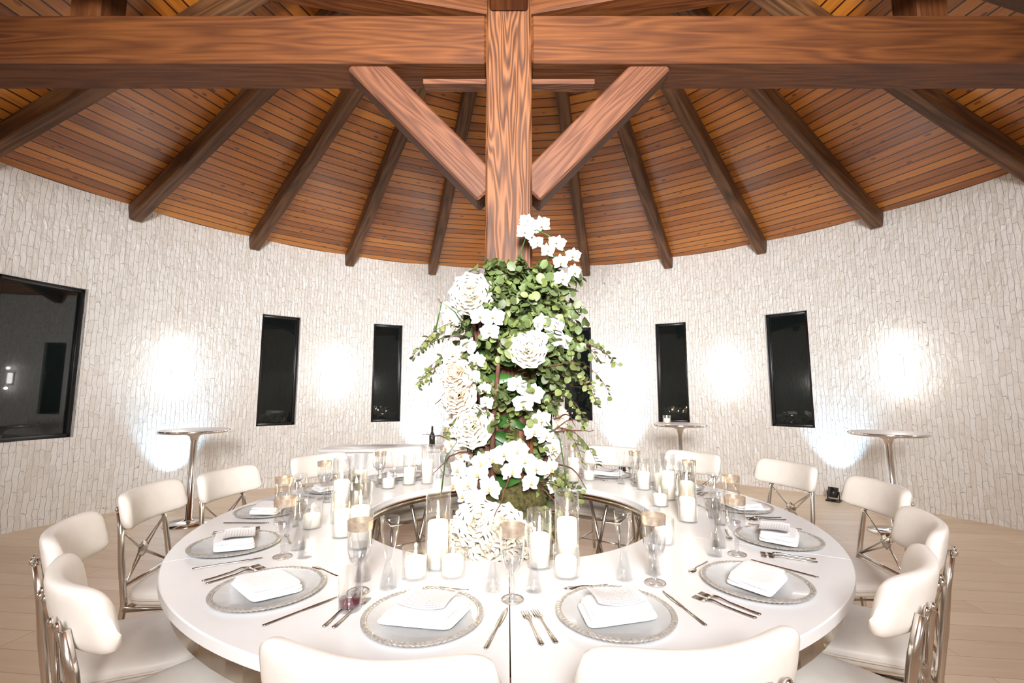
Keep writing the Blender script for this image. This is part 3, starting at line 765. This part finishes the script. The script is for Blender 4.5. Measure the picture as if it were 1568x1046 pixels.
def moss(u, v):
    th = 2*math.pi*v; z = u*0.95
    r = 0.222+0.025*mn.noise(Vector((math.cos(th)*2.5, math.sin(th)*2.5, z*6)))+0.02*mn.noise(Vector((math.cos(th)*9, math.sin(th)*9, z*22)))
    if u > 0.93: r -= (u-0.93)*0.4
    if u < 0.08: r += 0.05*(1-u/0.08)
    return (r*math.cos(th), r*math.sin(th), z)
ms.grid(moss, 60, 80, 0, None, wrapv=True)
for (x, y, z, r) in [(-.05, -.25, 1.05, .04), (-.1, -.28, 1.42, .04), (.15, -.22, 1.3, .045)]:
    ms.grid(lambda u, v: (x+r*math.sin(math.pi*u)*math.cos(2*math.pi*v)*(1+.2*mn.noise(Vector((u*5, v*9, x)))), y+0.7*r*math.sin(math.pi*u)*math.sin(2*math.pi*v), z+r*math.cos(math.pi*u)), 10, 16, 0, None, wrapv=True)
obj('moss_base', ms.mesh('moss', [M_MOSS]), parent=fe)
ob = MB(); rb = MB()
def surf(x, z, extra=0.03):
    r = rad(z)+extra; y = -math.sqrt(max(0.01, r*r-min(abs(x), r*0.97)**2)); return Vector((x, y, z))
def outdir(P, upz=0.1, toward=0.5):
    d = Vector((P.x, P.y, 0)).normalized(); d = d*(1-toward)+Vector((0, -1, 0))*toward
    return (d+Vector((rnd.uniform(-.35, .35), 0, upz+rnd.uniform(-.3, .2)))).normalized()
och = [(-.15, 1.86), (-.08, 1.85), (-.10, 1.77), (.19, 1.82), (.25, 1.80), (.29, 1.74), (.05, 1.49), (.13, 1.45), (.08, 1.39),
       (-.37, 1.96), (-.33, 1.87), (-.38, 1.81), (-.29, 1.95), (-.08, 1.09), (-.15, 1.07), (-.02, 1.12), (.09, 1.08), (.15, 1.04), (.05, 1.14),
       (-.22, .95), (-.29, 1.01), (-.17, 1.01), (-.25, .88), (-.18, .88), (-.27, 1.09), (-.33, 1.15), (.21, 1.21), (.14, 1.24), (.25, 1.14), (.18, 1.30),
       (-.17, 1.62), (-.20, 1.53), (-.13, 1.47), (-.33, 1.34), (-.26, 1.37), (-.24, .80), (-.31, .92), (-.22, 1.70), (-.31, 1.66), (-.36, 1.60), (-.17, .79),
       (-.35, 1.24), (.12, .97), (.24, 1.02), (.27, .93), (.16, 1.74), (-.10, .94), (.02, 1.03), (-.12, 1.40)]
for x, z in och:
    P = surf(x, z, 0.045); s = rnd.uniform(0.105, 0.135)
    if -.2 < x < -.1 and 1.3 < z < 1.65: s *= .75
    orchid(ob, P, outdir(P), s)
sp = [(0.03, -.14, 1.98), (0.05, -.2, 2.12), (0.07, -.24, 2.25), (0.10, -.27, 2.34), (0.16, -.29, 2.37), (.23, -.30, 2.33), (.30, -.30, 2.26), (.36, -.30, 2.19)]
vb2 = MB(); vb2.tube(sp, 0.004, 6, 0)
sp2 = [(0.08, -.12, 2.0), (.12, -.2, 2.12), (.18, -.25, 2.2), (.26, -.27, 2.22), (.33, -.28, 2.17), (.37, -.28, 2.08)]
vb2.tube(sp2, 0.004, 6, 0)
for p in [(.095, -.31, 2.35), (.11, -.30, 2.42), (.185, -.31, 2.39), (.16, -.31, 2.29), (.22, -.32, 2.24), (.27, -.33, 2.28), (.29, -.33, 2.17), (.36, -.32, 2.21), (.37, -.31, 2.12), (.30, -.32, 2.08)]:
    orchid(ob, Vector(p), outdir(Vector(p), 0.0, .8), rnd.uniform(.085, .105))
for pts in ([(-.2, -.2, 1.75), (-.3, -.27, 1.9), (-.37, -.3, 1.95), (-.40, -.3, 1.8)], [(-.15, -.2, 1.1), (-.27, -.25, 1.2), (-.34, -.27, 1.1), (-.36, -.28, .9)], [(.1, -.2, 1.2), (.2, -.25, 1.3), (.28, -.27, 1.2), (.31, -.27, 1.0), (.3, -.27, .88)]):
    vb2.tube(pts, 0.004, 6, 0)
obj('orchid_stems', vb2.mesh('stems', [M_BIGLEAF]), parent=fe)
for i in range(55):
    z = rnd.uniform(0.75, 2.0); a = rnd.uniform(-0.35, math.pi+0.35); r = rad(z)+0.03
    P = Vector((r*math.cos(a), r*math.sin(a), z)); orchid(ob, P, Vector((math.cos(a), math.sin(a), 0.1)), rnd.uniform(.09, .12))
obj('orchid_blooms', ob.mesh('orchids', [M_PETAL, M_LIP]), parent=fe)
for x, z, s, m in [(-.21, 2.0, .17, 0), (.105, 1.675, .14, 0), (-.20, 1.27, .175, 0), (-.28, 1.44, .16, 1), (-.29, 1.56, .15, 1), (-.15, .77, .18, 0), (-.03, .75, .18, 0), (-.24, .72, .14, 0), (-.09, .66, .18, 0), (.07, .69, .15, 0), (-.17, .61, .17, 0), (.03, .59, .16, 0)]:
    P = surf(x, z, 0.045 if z > 0.8 else 0.08); rose(rb, P, outdir(P, 0.15 if z > 0.8 else 0.5), s*1.2, m)
for i in range(14):
    z = rnd.uniform(0.6, 1.95); a = rnd.uniform(-0.2, math.pi+0.2); r = rad(z)+0.02
    rose(rb, Vector((r*math.cos(a), r*math.sin(a), z)), Vector((math.cos(a), math.sin(a), .15)), rnd.uniform(.14, .18), i % 2)
obj('rose_blooms', rb.mesh('roses', [M_ROSE, M_ROSE2]), parent=fe)

# ------------------------------------------------------------------ lights, camera
l = light('added_rear_fill', 'AREA', (0.2, -1.75, 3.5), 66, (0.96, 0.98, 1.0), shape='DISK', size=1.6); aim(l, (0, 7.0, 2.6)); l.data.spread = 130*D2R  # added soft fill high behind the camera, not a room fixture
l = light('added_ceiling_fill', 'AREA', (0, -1.8, 2.7), 190, (1.0, 0.985, 0.97), shape='DISK', size=1.2); aim(l, (0, 6.5, 4.2)); l.data.spread = 100*D2R  # second added fill, unseen, brightens the far ceiling and back wall

w = bpy.data.worlds.new('night'); sc.world = w; w.use_nodes = True
w.node_tree.nodes['Background'].inputs[0].default_value = (0.02, 0.03, 0.05, 1); w.node_tree.nodes['Background'].inputs[1].default_value = 0.3

cam = bpy.data.cameras.new('camera'); co = bpy.data.objects.new('camera', cam); sc.collection.objects.link(co)
co.location = (0, 0, 1.45); co.rotation_euler = ((90+6.4)*D2R, 0, 0)
cam.sensor_width = 36; cam.lens = 700/1568*36; cam.clip_start = 0.02
sc.camera = co
sc.view_settings.view_transform = 'Standard'
sc.view_settings.look = 'None'
sc.view_settings.exposure = 0.52
